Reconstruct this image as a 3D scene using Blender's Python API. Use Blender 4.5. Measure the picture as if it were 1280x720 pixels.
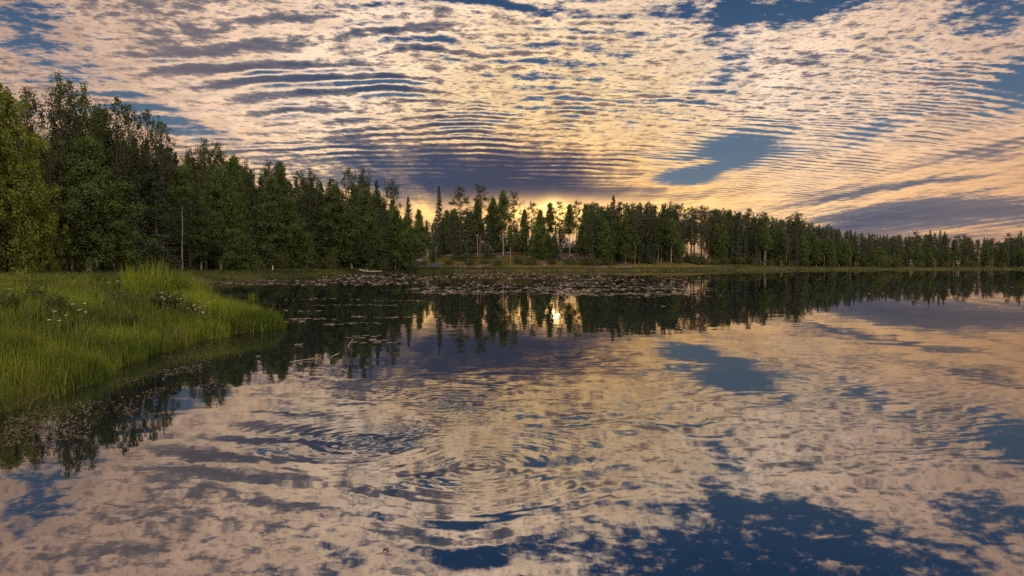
import bpy, bmesh, math, random, os
import numpy as np
from mathutils import Vector, Matrix

scene = bpy.context.scene
for o in list(bpy.data.objects):
    bpy.data.objects.remove(o)

# ------------------------------------------------------------------ camera
CAM_H = 1.8
FPX = 853.3                      # focal length in photo pixels (24 mm on 36 mm)
HOR = 330.0                      # horizon row in the photo
cam_d = bpy.data.cameras.new("camera")
cam_d.sensor_width = 36.0
cam_d.lens = 24.0
cam_d.clip_start = 0.05
cam_d.clip_end = 6000.0
cam = bpy.data.objects.new("camera", cam_d)
scene.collection.objects.link(cam)
cam.location = (0, 0, CAM_H)
cam.rotation_euler = (math.radians(90) - math.atan((360 - HOR) / FPX), 0, 0)
scene.camera = cam

# ------------------------------------------------------------------ colour management
scene.view_settings.view_transform = 'Standard'
scene.view_settings.look = 'None'
scene.view_settings.exposure = 0.0
scene.view_settings.gamma = 1.0
scene.view_settings.use_curve_mapping = False

# ------------------------------------------------------------------ node helper
class E:
    """a socket with arithmetic"""
    nt = None
    def __init__(self, s): self.s = s
    @staticmethod
    def m(op, *a, clamp=False):
        n = E.nt.nodes.new('ShaderNodeMath'); n.operation = op; n.use_clamp = clamp
        for i, v in enumerate(a):
            if isinstance(v, E): E.nt.links.new(v.s, n.inputs[i])
            else: n.inputs[i].default_value = v
        return E(n.outputs[0])
    def __add__(s, o): return E.m('ADD', s, o)
    __radd__ = __add__
    def __sub__(s, o): return E.m('SUBTRACT', s, o)
    def __rsub__(s, o): return E.m('SUBTRACT', o, s)
    def __mul__(s, o): return E.m('MULTIPLY', s, o)
    __rmul__ = __mul__
    def __truediv__(s, o): return E.m('DIVIDE', s, o)
    def clamp(s): return E.m('ADD', s, 0.0, clamp=True)
def vec(x, y, z=0.0):
    n = E.nt.nodes.new('ShaderNodeCombineXYZ')
    for i, v in enumerate((x, y, z)):
        if isinstance(v, E): E.nt.links.new(v.s, n.inputs[i])
        else: n.inputs[i].default_value = v
    return E(n.outputs[0])
def noise(v, scale, detail=3.0, rough=0.5, dist=0.0, dims='2D'):
    n = E.nt.nodes.new('ShaderNodeTexNoise'); n.noise_dimensions = dims
    E.nt.links.new(v.s, n.inputs['Vector'])
    n.inputs['Scale'].default_value = scale; n.inputs['Detail'].default_value = detail
    n.inputs['Roughness'].default_value = rough; n.inputs['Distortion'].default_value = dist
    return E(n.outputs['Fac'])
def smooth(x, a, b, lo=0.0, hi=1.0):
    n = E.nt.nodes.new('ShaderNodeMapRange'); n.interpolation_type = 'SMOOTHSTEP'
    E.nt.links.new(x.s, n.inputs['Value'])
    for k, v in (('From Min', a), ('From Max', b), ('To Min', lo), ('To Max', hi)):
        n.inputs[k].default_value = v
    return E(n.outputs['Result'])
def ramp(x, stops, interp='LINEAR'):
    n = E.nt.nodes.new('ShaderNodeValToRGB'); cr = n.color_ramp; cr.interpolation = interp
    while len(cr.elements) < len(stops): cr.elements.new(0.5)
    for e, (p, c) in zip(cr.elements, stops):
        e.position = p; e.color = (*c, 1.0)
    E.nt.links.new(x.s, n.inputs['Fac'])
    return E(n.outputs['Color'])
def mixc(f, a, b, mode='MIX'):
    n = E.nt.nodes.new('ShaderNodeMix'); n.data_type = 'RGBA'; n.blend_type = mode
    n.clamp_factor = True
    for i, v in ((0, f), (6, a), (7, b)):
        if isinstance(v, E): E.nt.links.new(v.s, n.inputs[i])
        elif i == 0: n.inputs[i].default_value = v
        else: n.inputs[i].default_value = (*v, 1.0)
    return E(n.outputs[2])
def lin(r, g, b):
    f = lambda c: (c/255/12.92) if c/255 <= .04045 else ((c/255+.055)/1.055)**2.4
    return (f(r), f(g), f(b))

# ------------------------------------------------------------------ sky
SUN_W = 0.7                      # sun lamp strength
WATER_IOR = 6.5
WATER_ROUGH = 0.016
REAR_FILL = 9.0  # peak gain of the fill added to the sky behind the viewer
SUN_AZ, SUN_EL = math.radians(3.5), math.radians(4.4)
def azel(px, py):
    az = math.atan((px - 640) / FPX)
    return math.degrees(az), math.degrees(math.atan((HOR - py) / FPX * math.cos(az)))

world = bpy.data.worlds.new("World"); scene.world = world
world.use_nodes = True
nt = world.node_tree; E.nt = nt
nt.nodes.clear()
tc = nt.nodes.new('ShaderNodeTexCoord')
sp = nt.nodes.new('ShaderNodeSeparateXYZ'); nt.links.new(tc.outputs['Generated'], sp.inputs[0])
dx, dy, dz = (E(sp.outputs[i]) for i in range(3))
az = E.m('MULTIPLY', E.m('ARCTAN2', dx, dy), 57.29578)
el = E.m('MULTIPLY', E.m('ARCSINE', dz), 57.29578)
# the cloud layer is a level sheet: directions meet it in perspective
den = E.m('MAXIMUM', dz, 0.0) + 0.045
cx, cy = dx / den, dy / den
P = vec(cx, cy)
# slow warps that make every edge wander
w1 = noise(vec(az * 0.055 + 3.3, el * 0.16), 1.0, 5.0, 0.6) - 0.5
w2 = noise(vec(az * 0.055 + 19.1, el * 0.16 + 7.7), 1.0, 5.0, 0.6) - 0.5
AE = vec(az + w1 * 9.0, el + w2 * 3.6)
def blob(px, py, rx, ry, rot=0.0, soft=0.25):
    a, e = azel(px, py); c = math.cos(math.radians(a))
    mp = nt.nodes.new('ShaderNodeMapping'); mp.vector_type = 'TEXTURE'
    nt.links.new(AE.s, mp.inputs['Vector'])
    mp.inputs['Location'].default_value = (a, e, 0)
    mp.inputs['Rotation'].default_value = (0, 0, math.radians(-rot))     # + = clockwise, as seen
    mp.inputs['Scale'].default_value = (rx * 57.3 / FPX * c * c, ry * 57.3 / FPX * c, 1)
    ln = nt.nodes.new('ShaderNodeVectorMath'); ln.operation = 'LENGTH'
    nt.links.new(mp.outputs[0], ln.inputs[0])
    return smooth(E(ln.outputs['Value']), soft, 1.35, 1.0, 0.0)

BLOBS = [  # px, py, rx, ry, rot, soft, amount   (+ thicker, darker cloud; - opening)
    (620, 202, 220, 58, 2, .1, .36), (690, 212, 140, 30, 4, .1, .24), (480, 190, 90, 28, 8, .1, .22),
    (780, 244, 240, 16, -2, .1, .40), (560, 236, 160, 30, 0, .1, .36),
    (1190, 276, 300, 38, -5, .15, .52), (1010, 287, 140, 12, -6, .1, .25),
    (1150, 226, 150, 6, -6, .1, .32), (1060, 243, 120, 5, -6, .1, .22),
    (430, 95, 260, 60, 6, .0, .08), (330, 170, 170, 50, 14, .0, .16), (260, 70, 150, 40, 10, 0, .10),
    (938, 186, 80, 24, -12, 0, -.52), (895, 203, 90, 21, -4, 0, -.42), (858, 217, 76, 11, -3, 0, -.36), (876, 205, 44, 5, -5, .1, .75), (930, 196, 60, 5, -14, 0, .2), (1085, 176, 70, 9, -8, .2, -.34),
    (1290, 98, 150, 36, -24, 0, -.95), (1300, 170, 60, 16, -10, .2, -.4), (1010, 6, 200, 22, 3, 0, -.50),
    (1250, 10, 60, 30, 0, .2, -.4), (1090, -70, 320, 70, 0, .1, -.55), (600, 236, 240, 24, 0, .2, .24), (905, 60, 40, 60, 20, .0, -.30), (870, 120, 60, 30, -30, 0, -.16),
    (70, 72, 130, 26, 38, .1, -.36), (20, 20, 60, 50, 30, .1, -.30), (150, 100, 90, 16, 38, .1, -.25),
    (225, 146, 70, 15, 14, .3, -.6), (305, 170, 60, 10, 16, .1, -.38), (25, 128, 60, 20, 10, .1, -.35),
    (600, 18, 180, 10, 3, .0, -.08), (480, 0, 160, 9, 3, 0, -.06), (880, 240, 170, 16, -4, 0, -.10), (830, 150, 120, 60, -20, 0, -.04),
    (985, 120, 200, 60, -12, .0, .05), (850, 262, 130, 7, -3, .1, -.16),
]
t = None
for b in BLOBS:
    v = blob(*b[:6]) * b[6]
    t = v if t is None else t + v
# ripples
nb = noise(P, 0.55, 2.0, 0.5) - 0.5
nb2 = noise(P, 2.1, 2.0, 0.5) - 0.5
def ripple(k, ang, ph1, ph2):
    a = math.radians(ang)
    u = cx * (k * math.sin(a)) + cy * (k * math.cos(a))
    return E.m('SINE', u + nb * ph1 + nb2 * ph2)
r_left = ripple(27.0, 5.0, 11.0, 4.0)
r_mid = ripple(34.0, -1.0, 14.0, 6.0)
r_right = ripple(60.0, -16.0, 16.0, 6.0)
m_left = blob(330, 100, 260, 110, 0, .2)
m_mid = blob(620, 120, 330, 120, 0, .3)
m_right = blob(1010, 150, 280, 100, -10, .3)
m_top = blob(600, -70, 620, 110, 0, .35)
r_top = ripple(23.0, 3.0, 10.0, 5.0)
low = smooth(el, 3.0, 12.0, 1.0, 0.0)
# cells and wisps
Pc = vec(cx * 0.7, cy)
cells = noise(Pc, 20.0, 6.0, 0.70) - 0.5
fluff = noise(vec(cx * 1.1 + cy * .35, cy * 1.1), 5.5, 3.0, 0.55) - 0.5
broad = noise(P, 1.1, 3.0, 0.55) - 0.5
patchy = smooth(broad, -0.2, 0.2, 0.45, 1.55)
soft = (blob(300, 110, 190, 95, 5, .1) * 0.45 + blob(1160, 205, 230, 60, -8, .2) * 0.6 + blob(640, 215, 200, 40, 0, .2) * .45 + blob(890, 215, 190, 62, -8, .2) * .6).clamp()
t = t + (r_left * m_left * 0.36 + r_mid * m_mid * 0.33 + r_right * m_right * 0.25 + r_top * m_top * 0.26) * patchy * smooth(nb2, -0.22, 0.2, 0.35, 1.35)
streak = noise(vec(az * 0.035 + el * .03 + 5.1, el * 0.62 + 2.2), 1.0, 6.0, 0.62, 0.6) - 0.5
fan = noise(vec(cx * 1.1 + cy * .12 + 4.4, cy * .16 + 1.3), 1.0, 4.0, 0.6, 0.4) - 0.5
fanf = noise(vec(cx * 5.5 + w1 * 2.0, cy * .55), 1.0, 4.0, 0.6) - 0.5
t = t + fan * 1.05 + fanf * 0.50
t = t + (cells * 1.7 + fluff * 0.70) * (1.0 - soft) * (1.0 - 0.6 * low) + broad * 0.34 + streak * (0.22 + 0.95 * low + soft * 0.45) + 0.26
# angular distance from the sun
sd = (math.sin(SUN_AZ) * math.cos(SUN_EL), math.cos(SUN_AZ) * math.cos(SUN_EL), math.sin(SUN_EL))
cosg = dx * sd[0] + dy * sd[1] + dz * sd[2]
g = E.m('MULTIPLY', E.m('ARCCOSINE', E.m('MINIMUM', cosg, 1.0)), 57.29578)
gn = smooth(g, 4.0, 42.0)                       # 0 near the sun, 1 far
lit = ramp(gn, [(0.0, (1.15, .78, .37)), (.35, (1.20, .89, .63)), (.65, (1.05, .73, .50)), (1.0, (.70, .46, .33))])
mid = ramp(gn, [(0.0, (.34, .22, .155)), (.25, (.25, .20, .19)), (.5, (.20, .185, .205)), (1.0, (.20, .165, .17))])
dark = ramp(gn, [(0.0, (.062, .068, .112)), (.12, (.056, .076, .130)), (.42, (.055, .080, .140)), (.75, (.150, .130, .155)), (1.0, (.15, .125, .145))])
# clear sky between the clouds
sky = nt.nodes.new('ShaderNodeTexSky'); sky.sky_type = 'NISHITA'
sky.sun_disc = False; sky.sun_elevation = SUN_EL; sky.sun_rotation = SUN_AZ
sky.air_density = 1.0; sky.dust_density = 0.6; sky.ozone_density = 3.0
blue = ramp(smooth(el, 0.0, 34.0), [(0.0, (.34, .22, .19)), (.08, (.135, .185, .25)), (.3, (.085, .14, .22)), (.5, (.055, .105, .19)), (.72, (.022, .062, .15)), (1.0, (.010, .036, .105))])
clear = mixc(1.0, blue, mixc(1.0, E(sky.outputs[0]), (.0015, .0015, .0015), 'MULTIPLY'), 'ADD')
lit = mixc(smooth(el, 4.0, 14.0, 1.0, 0.0), lit, mixc(1.0, lit, (1.0, .83, .58), 'MULTIPLY'))
t = t - smooth(el, 19.0, 25.0) * 0.30
shade = smooth(cells * 0.6 + fluff + fanf * 0.6, -0.30, 0.30, 1.10, 0.80)
vl = nt.nodes.new('ShaderNodeVectorMath'); vl.operation = 'SCALE'
nt.links.new(lit.s, vl.inputs[0]); nt.links.new(shade.s, vl.inputs['Scale']); lit = E(vl.outputs[0])
c = mixc(smooth(t, -0.26, 0.30), clear, lit)
c = mixc(smooth(t, 0.20, 0.62), c, mid)
c = mixc(smooth(t, 0.46, 1.05), c, dark)
# added fill: unseen sky behind the viewer is boosted to brighten the foliage
rear_fill = smooth(g, 50.0, 115.0, 1.0, REAR_FILL)
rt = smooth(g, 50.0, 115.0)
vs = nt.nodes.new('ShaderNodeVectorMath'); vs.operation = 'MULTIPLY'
nt.links.new(c.s, vs.inputs[0]); nt.links.new(vec(rear_fill * (1.0 - rt * 0.07), rear_fill * (1.0 + rt * 0.03), rear_fill).s, vs.inputs[1]); c = E(vs.outputs[0])
# glow of the hidden sun, and the dusk band low down to its side
glow = E.m('POWER', 2.71828, E.m('MULTIPLY', g * g, -1 / (2 * 0.55 ** 2)))
dazs = (az - math.degrees(SUN_AZ)) / 7.0
del_ = (el - 4.5) / 0.65
band = E.m('POWER', 2.71828, (dazs * dazs + del_ * del_) * -0.5)
c = mixc(1.0, c, mixc(glow, (0, 0, 0), (2.6, 1.45, .40)), 'ADD')
c = mixc(1.0, c, mixc(band, (0, 0, 0), (1.5, .82, .22)), 'ADD')
hz = smooth(el, 0.8, 3.2, 1.0, 0.0)
c = mixc(hz * 0.75, c, mixc(smooth(az, 4.0, 13.0), (.36, .34, .35), (.40, .23, .165)))
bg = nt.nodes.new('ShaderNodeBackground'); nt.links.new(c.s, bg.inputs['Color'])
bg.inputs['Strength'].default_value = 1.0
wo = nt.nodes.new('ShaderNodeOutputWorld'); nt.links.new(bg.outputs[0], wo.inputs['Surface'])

# ------------------------------------------------------------------ sun
sun_d = bpy.data.lights.new("sun", 'SUN'); sun_d.energy = SUN_W; sun_d.angle = math.radians(1.0)
sun_d.color = (1.0, .66, .34)
sun = bpy.data.objects.new("sun", sun_d); scene.collection.objects.link(sun)
sun.rotation_euler = Vector((-sd[0], -sd[1], -sd[2])).to_track_quat('-Z', 'Y').to_euler()
world.cycles.sampling_method = 'MANUAL'; world.cycles.sample_map_resolution = 512
scene.cycles.max_bounces = 6; scene.cycles.diffuse_bounces = 3; scene.cycles.glossy_bounces = 3
scene.cycles.transmission_bounces = 3; scene.cycles.transparent_max_bounces = 4
scene.cycles.sample_clamp_direct = 6.0; scene.cycles.sample_clamp_indirect = 4.0
scene.cycles.caustics_reflective = False; scene.cycles.caustics_refractive = False
scene.cycles.use_denoising = False
try:
    scene.cycles.denoiser = 'OPENIMAGEDENOISE'; scene.cycles.denoising_input_passes = 'RGB_ALBEDO_NORMAL'
except Exception: pass

COL = scene.collection
rng = np.random.default_rng(11)
PX = lambda px, D: (px - 640.0) / FPX * D

# ------------------------------------------------------------------ object helpers
def link(name, data, mat=None, parent=None):
    o = bpy.data.objects.new(name, data); COL.objects.link(o)
    if mat is not None:
        for m_ in (mat if isinstance(mat, (list, tuple)) else [mat]): data.materials.append(m_)
    if parent is not None: o.parent = parent
    return o
def tag(o, label=None, cat=None, group=None, kind=None):
    for k, v in (('label', label), ('category', cat), ('group', group), ('kind', kind)):
        if v: o[k] = v
    return o
def empty(name, loc=(0, 0, 0), rz=0.0, sc=(1, 1, 1)):
    o = bpy.data.objects.new(name, None); COL.objects.link(o)
    o.empty_display_size = 0.3
    o.location = loc; o.rotation_euler = (0, 0, rz); o.scale = sc
    return o
def mesh_np(name, V, F, smooth=False, mi=None):
    """V (n,3); F list of index arrays, each (m,k) with its own k"""
    me = bpy.data.meshes.new(name)
    V = np.asarray(V, np.float32)
    me.vertices.add(len(V)); me.vertices.foreach_set('co', V.ravel())
    F = [np.asarray(f, np.int32) for f in F if len(f)]
    nl = sum(f.size for f in F); npoly = sum(len(f) for f in F)
    me.loops.add(nl); me.loops.foreach_set('vertex_index', np.concatenate([f.ravel() for f in F]))
    st, tot, s = [], [], 0
    for f in F:
        k = f.shape[1]
        st.append(s + np.arange(len(f)) * k); tot.append(np.full(len(f), k)); s += f.size
    me.polygons.add(npoly)
    me.polygons.foreach_set('loop_start', np.concatenate(st).astype(np.int32))
    try: me.polygons.foreach_set('loop_total', np.concatenate(tot).astype(np.int32))
    except Exception: pass
    if mi is not None: me.polygons.foreach_set('material_index', np.asarray(mi, np.int32))
    me.polygons.foreach_set('use_smooth', np.full(npoly, smooth))
    me.update(calc_edges=True); me.validate()
    return me
def tubes(paths, sides=6):
    """paths: list of (points (k,3), radii (k,)) -> V, quads"""
    Vs, Fs, off = [], [], 0
    a = np.arange(sides) * 2 * np.pi / sides
    for pts, rad in paths:
        pts = np.asarray(pts, float); rad = np.asarray(rad, float); k = len(pts)
        tg = np.gradient(pts, axis=0); tg /= np.linalg.norm(tg, axis=1)[:, None] + 1e-9
        ref = np.where(np.abs(tg[:, 2:3]) > .9, np.array([[1., 0, 0]]), np.array([[0, 0, 1.]]))
        u = np.cross(tg, ref); u /= np.linalg.norm(u, axis=1)[:, None] + 1e-9
        v = np.cross(tg, u)
        ring = pts[:, None, :] + rad[:, None, None] * (np.cos(a)[None, :, None] * u[:, None, :] + np.sin(a)[None, :, None] * v[:, None, :])
        Vs.append(ring.reshape(-1, 3))
        i = np.arange(k - 1)[:, None] * sides; j = np.arange(sides)[None, :]; jn = (j + 1) % sides
        Fs.append((np.stack([i + j, i + jn, i + sides + jn, i + sides + j], -1).reshape(-1, 4)) + off)
        off += k * sides
    return np.concatenate(Vs), np.concatenate(Fs)
def unit(n, r):
    v = r.normal(size=(n, 3)); return v / (np.linalg.norm(v, axis=1)[:, None] + 1e-9)
def outward(P_, centre, axis, k=.7, up=.25):
    """which way a clump's surface faces at each of its leaves"""
    a = P_ - centre; a /= np.linalg.norm(a, axis=1)[:, None] + 1e-6
    b_ = P_ - axis; b_ /= np.linalg.norm(b_, axis=1)[:, None] + 1e-6
    o = a * k + b_ * .55 + np.array([0, 0, up]); return o / (np.linalg.norm(o, axis=1)[:, None] + 1e-6)
def leaves(C, size, r, aspect=0.62, hang=0.0, O=None):
    """a pointed leaf face at every centre"""
    n = len(C); u = unit(n, r)
    if hang: u[:, 2] -= hang; u /= np.linalg.norm(u, axis=1)[:, None]
    w = unit(n, r); v = np.cross(u, w); v /= np.linalg.norm(v, axis=1)[:, None] + 1e-9
    s = size * r.uniform(.65, 1.3, n)[:, None]
    if O is not None:
        nn = np.cross(u, v); v = v * np.where((nn * O).sum(1) < 0, -1, 1)[:, None]; nn = np.cross(u, v)
        N_ = O * .8 + nn * .35; N_ /= np.linalg.norm(N_, axis=1)[:, None]; leaves.normals = np.repeat(N_, 4, 0)
    bend = np.cross(u, v) * s * r.uniform(-.25, .25, n)[:, None]
    V = np.stack([C - u * s * .5, C - v * s * aspect * .5 + bend, C + u * s * .5, C + v * s * aspect * .5 + bend], 1).reshape(-1, 3)
    return V, np.arange(4 * n).reshape(n, 4)

# ------------------------------------------------------------------ materials
def material(name):
    m_ = bpy.data.materials.new(name); m_.use_nodes = True
    E.nt = m_.node_tree; E.nt.nodes.clear()
    out = E.nt.nodes.new('ShaderNodeOutputMaterial')
    return m_, out
def node(kind, **kw):
    n = E.nt.nodes.new(kind)
    for k, v in kw.items():
        i = n.inputs[k]
        if isinstance(v, E): E.nt.links.new(v.s, i)
        elif isinstance(v, tuple) and len(v) == 3 and i.type == 'RGBA': i.default_value = (*v, 1)
        else: i.default_value = v
    return n
def coord(which='Object'):
    if which == 'Position':
        return E(E.nt.nodes.new('ShaderNodeNewGeometry').outputs['Position'])
    return E(E.nt.nodes.new('ShaderNodeTexCoord').outputs[which])
def foliage_mat(name, dark_c, light_c, trans=0.4, patch=0.5, gloss=0.25, where='Object', tint=None, contrast=False):
    m_, out = material(name)
    g_ = E.nt.nodes.new('ShaderNodeNewGeometry'); oi = E.nt.nodes.new('ShaderNodeObjectInfo')
    n1 = noise(coord(where), patch, 3.0, 0.6, dims='3D')
    f = E(g_.outputs['Random Per Island']) * 0.25 + smooth(n1, .32, .68) * 0.55 + E(oi.outputs['Random']) * 0.35 - 0.08
    if contrast: f = E(g_.outputs['Random Per Island']) * 0.35 + smooth(n1, .40, .60) * 0.75 - 0.08
    col = mixc(f.clamp(), dark_c, light_c)
    if tint: col = mixc(smooth(E(g_.outputs['Random Per Island']), .95, .99), col, tint)
    d = node('ShaderNodeBsdfPrincipled', **{'Base Color': col, 'Roughness': 0.55, 'Specular IOR Level': gloss})
    t_ = node('ShaderNodeBsdfTranslucent', Color=mixc(1.0, col, (1.25, 1.15, .65), 'MULTIPLY'))
    mx = node('ShaderNodeMixShader', Fac=trans)
    E.nt.links.new(d.outputs[0], mx.inputs[1]); E.nt.links.new(t_.outputs[0], mx.inputs[2])
    E.nt.links.new(mx.outputs[0], out.inputs[0])
    return m_
def plain_mat(name, c1, c2, scale=4.0, rough=0.8, bump=0.3, stretch=(1, 1, 1), lo=.35, hi=.65, where='Object'):
    m_, out = material(name)
    mp = E.nt.nodes.new('ShaderNodeMapping'); E.nt.links.new(coord(where).s, mp.inputs[0]); mp.inputs['Scale'].default_value = stretch
    n1 = noise(E(mp.outputs[0]), scale, 5.0, 0.6, dims='3D')
    col = mixc(smooth(n1, lo, hi), c1, c2)
    b = node('ShaderNodeBump', Strength=bump, Distance=0.05, Height=n1)
    d = node('ShaderNodeBsdfPrincipled', **{'Base Color': col, 'Roughness': rough, 'Specular IOR Level': 0.25})
    E.nt.links.new(b.outputs[0], d.inputs['Normal'])
    E.nt.links.new(d.outputs[0], out.inputs[0])
    return m_

M = {}
M['birch_bark'] = plain_mat('birch_bark', (.04, .036, .032), (.21, .20, .18), 1.6, .8, .4, (1.2, 1.2, 2.2), .34, .46)
M['bark'] = plain_mat('grey_bark', (.035, .028, .022), (.10, .085, .065), 3.0, .9, .6, (3, 3, .5))
M['pine_bark'] = plain_mat('pine_bark', (.05, .035, .025), (.16, .085, .05), 2.0, .9, .6, (3, 3, .6))
M['birch'] = foliage_mat('birch_leaves', (.026, .052, .015), (.098, .148, .038), .42, .45)
M['aspen'] = foliage_mat('aspen_leaves', (.020, .036, .014), (.060, .092, .034), .36, .45)
M['alder'] = foliage_mat('alder_leaves', (.052, .086, .012), (.205, .270, .036), .45, .55, .35, tint=(.22, .17, .03))
M['spruce'] = foliage_mat('spruce_needles', (.016, .030, .016), (.048, .074, .036), .2, .5)
M['pine'] = foliage_mat('pine_needles', (.020, .036, .019), (.060, .085, .040), .22, .5)
M['shrub'] = foliage_mat('shrub_leaves', (.024, .042, .012), (.078, .100, .028), .34, .6)
M['herb'] = foliage_mat('herb_leaves', (.020, .035, .008), (.060, .085, .018), .30, 1.2)
M['grass'] = foliage_mat('grass_blades', (.011, .024, .005), (.118, .166, .015), .45, .55, .2, 'Position', (.24, .19, .06), True)
M['straw'] = foliage_mat('dead_straw', (.07, .05, .022), (.19, .15, .07), .3, .6, .2, 'Position')
M['reed'] = foliage_mat('reed_blades', (.036, .075, .007), (.155, .220, .020), .50, .7, .2, 'Position', (.24, .20, .07), True)
M['bank_grass'] = foliage_mat('bank_grass', (.010, .020, .006), (.060, .080, .018), .35, .10, .2, 'Position', None, True)
M['slope_grass'] = foliage_mat('slope_grass', (.060, .070, .018), (.20, .175, .055), .40, .09, .2, 'Position')
M['heather'] = foliage_mat('heather', (.070, .055, .055), (.300, .190, .205), .20, .08, .2, 'Position')
M['pad'] = plain_mat('lily_pad', (.035, .036, .022), (.185, .155, .12), 3.0, .6, .3, lo=.42, hi=.6)
M['weed'] = foliage_mat('floating_weed', (.020, .026, .010), (.075, .072, .034), .1, 1.5, .4, 'Position')
M['dead'] = plain_mat('bleached_wood', (.13, .115, .09), (.30, .27, .23), 3.0, .7, .3, (6, 6, 1))
M['petal'] = plain_mat('white_petals', (.40, .39, .34), (.55, .54, .49), 30.0, .7, .1)
M['stem'] = plain_mat('green_stem', (.05, .08, .02), (.10, .13, .04), 10.0, .6, .1)
M['rock'] = plain_mat('granite', (.04, .039, .039), (.12, .115, .11), 1.3, .85, .8)
M['white_paint'] = plain_mat('white_paint', (.36, .36, .35), (.46, .46, .44), 1.5, .5, .1)
M['cabin_wall'] = plain_mat('dark_boards', (.035, .025, .02), (.075, .055, .045), 2.0, .8, .3, (1, 1, 8))
M['house_wall'] = plain_mat('pale_boards', (.13, .145, .165), (.18, .195, .215), 2.0, .7, .3, (1, 1, 8))
M['roof'] = plain_mat('grey_roofing', (.10, .10, .10), (.20, .19, .18), 3.0, .7, .3)
M['tarp'] = plain_mat('blue_tarpaulin', (.008, .010, .026), (.022, .028, .060), 1.2, .5, .5)
m_, out = material('window_glass')
E.nt.links.new(node('ShaderNodeBsdfPrincipled', **{'Base Color': (.03, .035, .04), 'Roughness': .05}).outputs[0], out.inputs[0]); M['glass'] = m_

# ------------------------------------------------------------------ shore line and ground
SHORE = np.array([(-5.0, -4), (-5.5, 3), (-6.0, 7), (-6.2, 8.6), (-6.7, 10.6), (-7.1, 12.2), (-7.4, 13.4), (-7.2, 14.6), (-7.5, 15.6), (-7.3, 17),
    (-6.6, 18.8), (-7.1, 20.2), (-9.6, 23.5), (-14, 30), (-20, 37), (-26, 46), (-28, 56), (-29, 80), (-30, 105), (-27, 128), (-22.5, 152),
    (-12, 168), (10, 176), (28, 182), (52, 192), (82, 212), (112, 222), (146, 228), (200, 240), (300, 250), (430, 230), (430, -4)], float)
def sdist(X, Y):
    """distance to the shore, positive on land"""
    X = np.asarray(X, float); Y = np.asarray(Y, float); sh = X.shape; x = X.ravel(); y = Y.ravel()
    best = np.full(x.shape, 1e18); inside = np.zeros(x.shape, bool)
    for (x0, y0), (x1, y1) in zip(SHORE, np.roll(SHORE, -1, 0)):
        ex, ey = x1 - x0, y1 - y0
        t_ = np.clip(((x - x0) * ex + (y - y0) * ey) / (ex * ex + ey * ey), 0, 1)
        best = np.minimum(best, (x - x0 - t_ * ex) ** 2 + (y - y0 - t_ * ey) ** 2)
        c_ = ((y0 > y) != (y1 > y))
        with np.errstate(divide='ignore', invalid='ignore'):
            inside ^= c_ & (x < (x1 - x0) * (y - y0) / (y1 - y0 + 1e-12) + x0)
    d = np.sqrt(best)
    return np.where(inside, -d, d).reshape(sh)
def bumpf(X, Y):
    return (np.sin(X * .31 + 1.3 * np.sin(Y * .17)) * np.sin(Y * .27 + 1.1 * np.sin(X * .13))) * .5 + np.sin(X * .93 + Y * .61) * np.sin(Y * .83 - X * .4) * .25
def sstep(x, a, b):
    t_ = np.clip((x - a) / (b - a), 0, 1); return t_ * t_ * (3 - 2 * t_)
def ground(X, Y):
    X = np.asarray(X, float); Y = np.asarray(Y, float)
    d = sdist(X, Y)
    z = np.where(d < 0, np.maximum(d * .35, -1.2), 0)
    z = z + .50 * sstep(d, -.2, 3.2) + .10 * bumpf(X, Y) * sstep(d, .3, 4)
    hill = np.exp(-((X - 8) / 62.0) ** 2) * sstep(Y, 192, 262) * 5.2
    hill = hill * (1 + .10 * bumpf(X * .35, Y * .35))
    return z + hill + 1.2 * sstep(d, 60, 200)
def g1(x, y): return float(ground(np.array([x]), np.array([y]))[0])

th = np.radians(np.unique(np.concatenate([np.linspace(-60, 60, 420), np.linspace(60, 300, 60)])))[:-1]
rr = np.concatenate([[0.5, 2, 4], np.linspace(5.5, 50, 110), np.geomspace(51, 330, 110), np.geomspace(345, 3500, 24)])
TH, RR = np.meshgrid(th, rr)
GX, GY = np.sin(TH) * RR, np.cos(TH) * RR
GZ = ground(GX, GY)
nth, nr = len(th), len(rr)
V = np.stack([GX, GY, GZ], -1).reshape(-1, 3)
i = np.arange(nr - 1)[:, None] * nth; j = np.arange(nth)[None, :]; jn = (j + 1) % nth
F4 = np.stack([i + j, i + nth + j, i + nth + jn, i + jn], -1).reshape(-1, 4)
V = np.concatenate([V, [[0, 0, -1.2]]]); cap = np.stack([np.full(nth, len(V) - 1), np.arange(nth), (np.arange(nth) + 1) % nth], -1)
m_, out = material('ground_soil')
p_ = coord('Position')
n1 = noise(p_, .25, 5.0, .6, dims='3D'); n2 = noise(p_, 3.0, 4.0, .6, dims='3D')
col = mixc(smooth(n1, .35, .65), (.030, .036, .012), (.085, .080, .028))
col = mixc(smooth(n2, .4, .7) * .6, col, (.045, .032, .018))
b_ = node('ShaderNodeBump', Strength=.6, Distance=.08, Height=n2)
d_ = node('ShaderNodeBsdfPrincipled', **{'Base Color': col, 'Roughness': .95, 'Specular IOR Level': .1})
E.nt.links.new(b_.outputs[0], d_.inputs['Normal']); E.nt.links.new(d_.outputs[0], out.inputs[0])
tag(link('ground', mesh_np('ground', V, [F4, cap], True), m_), kind='structure')

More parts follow.
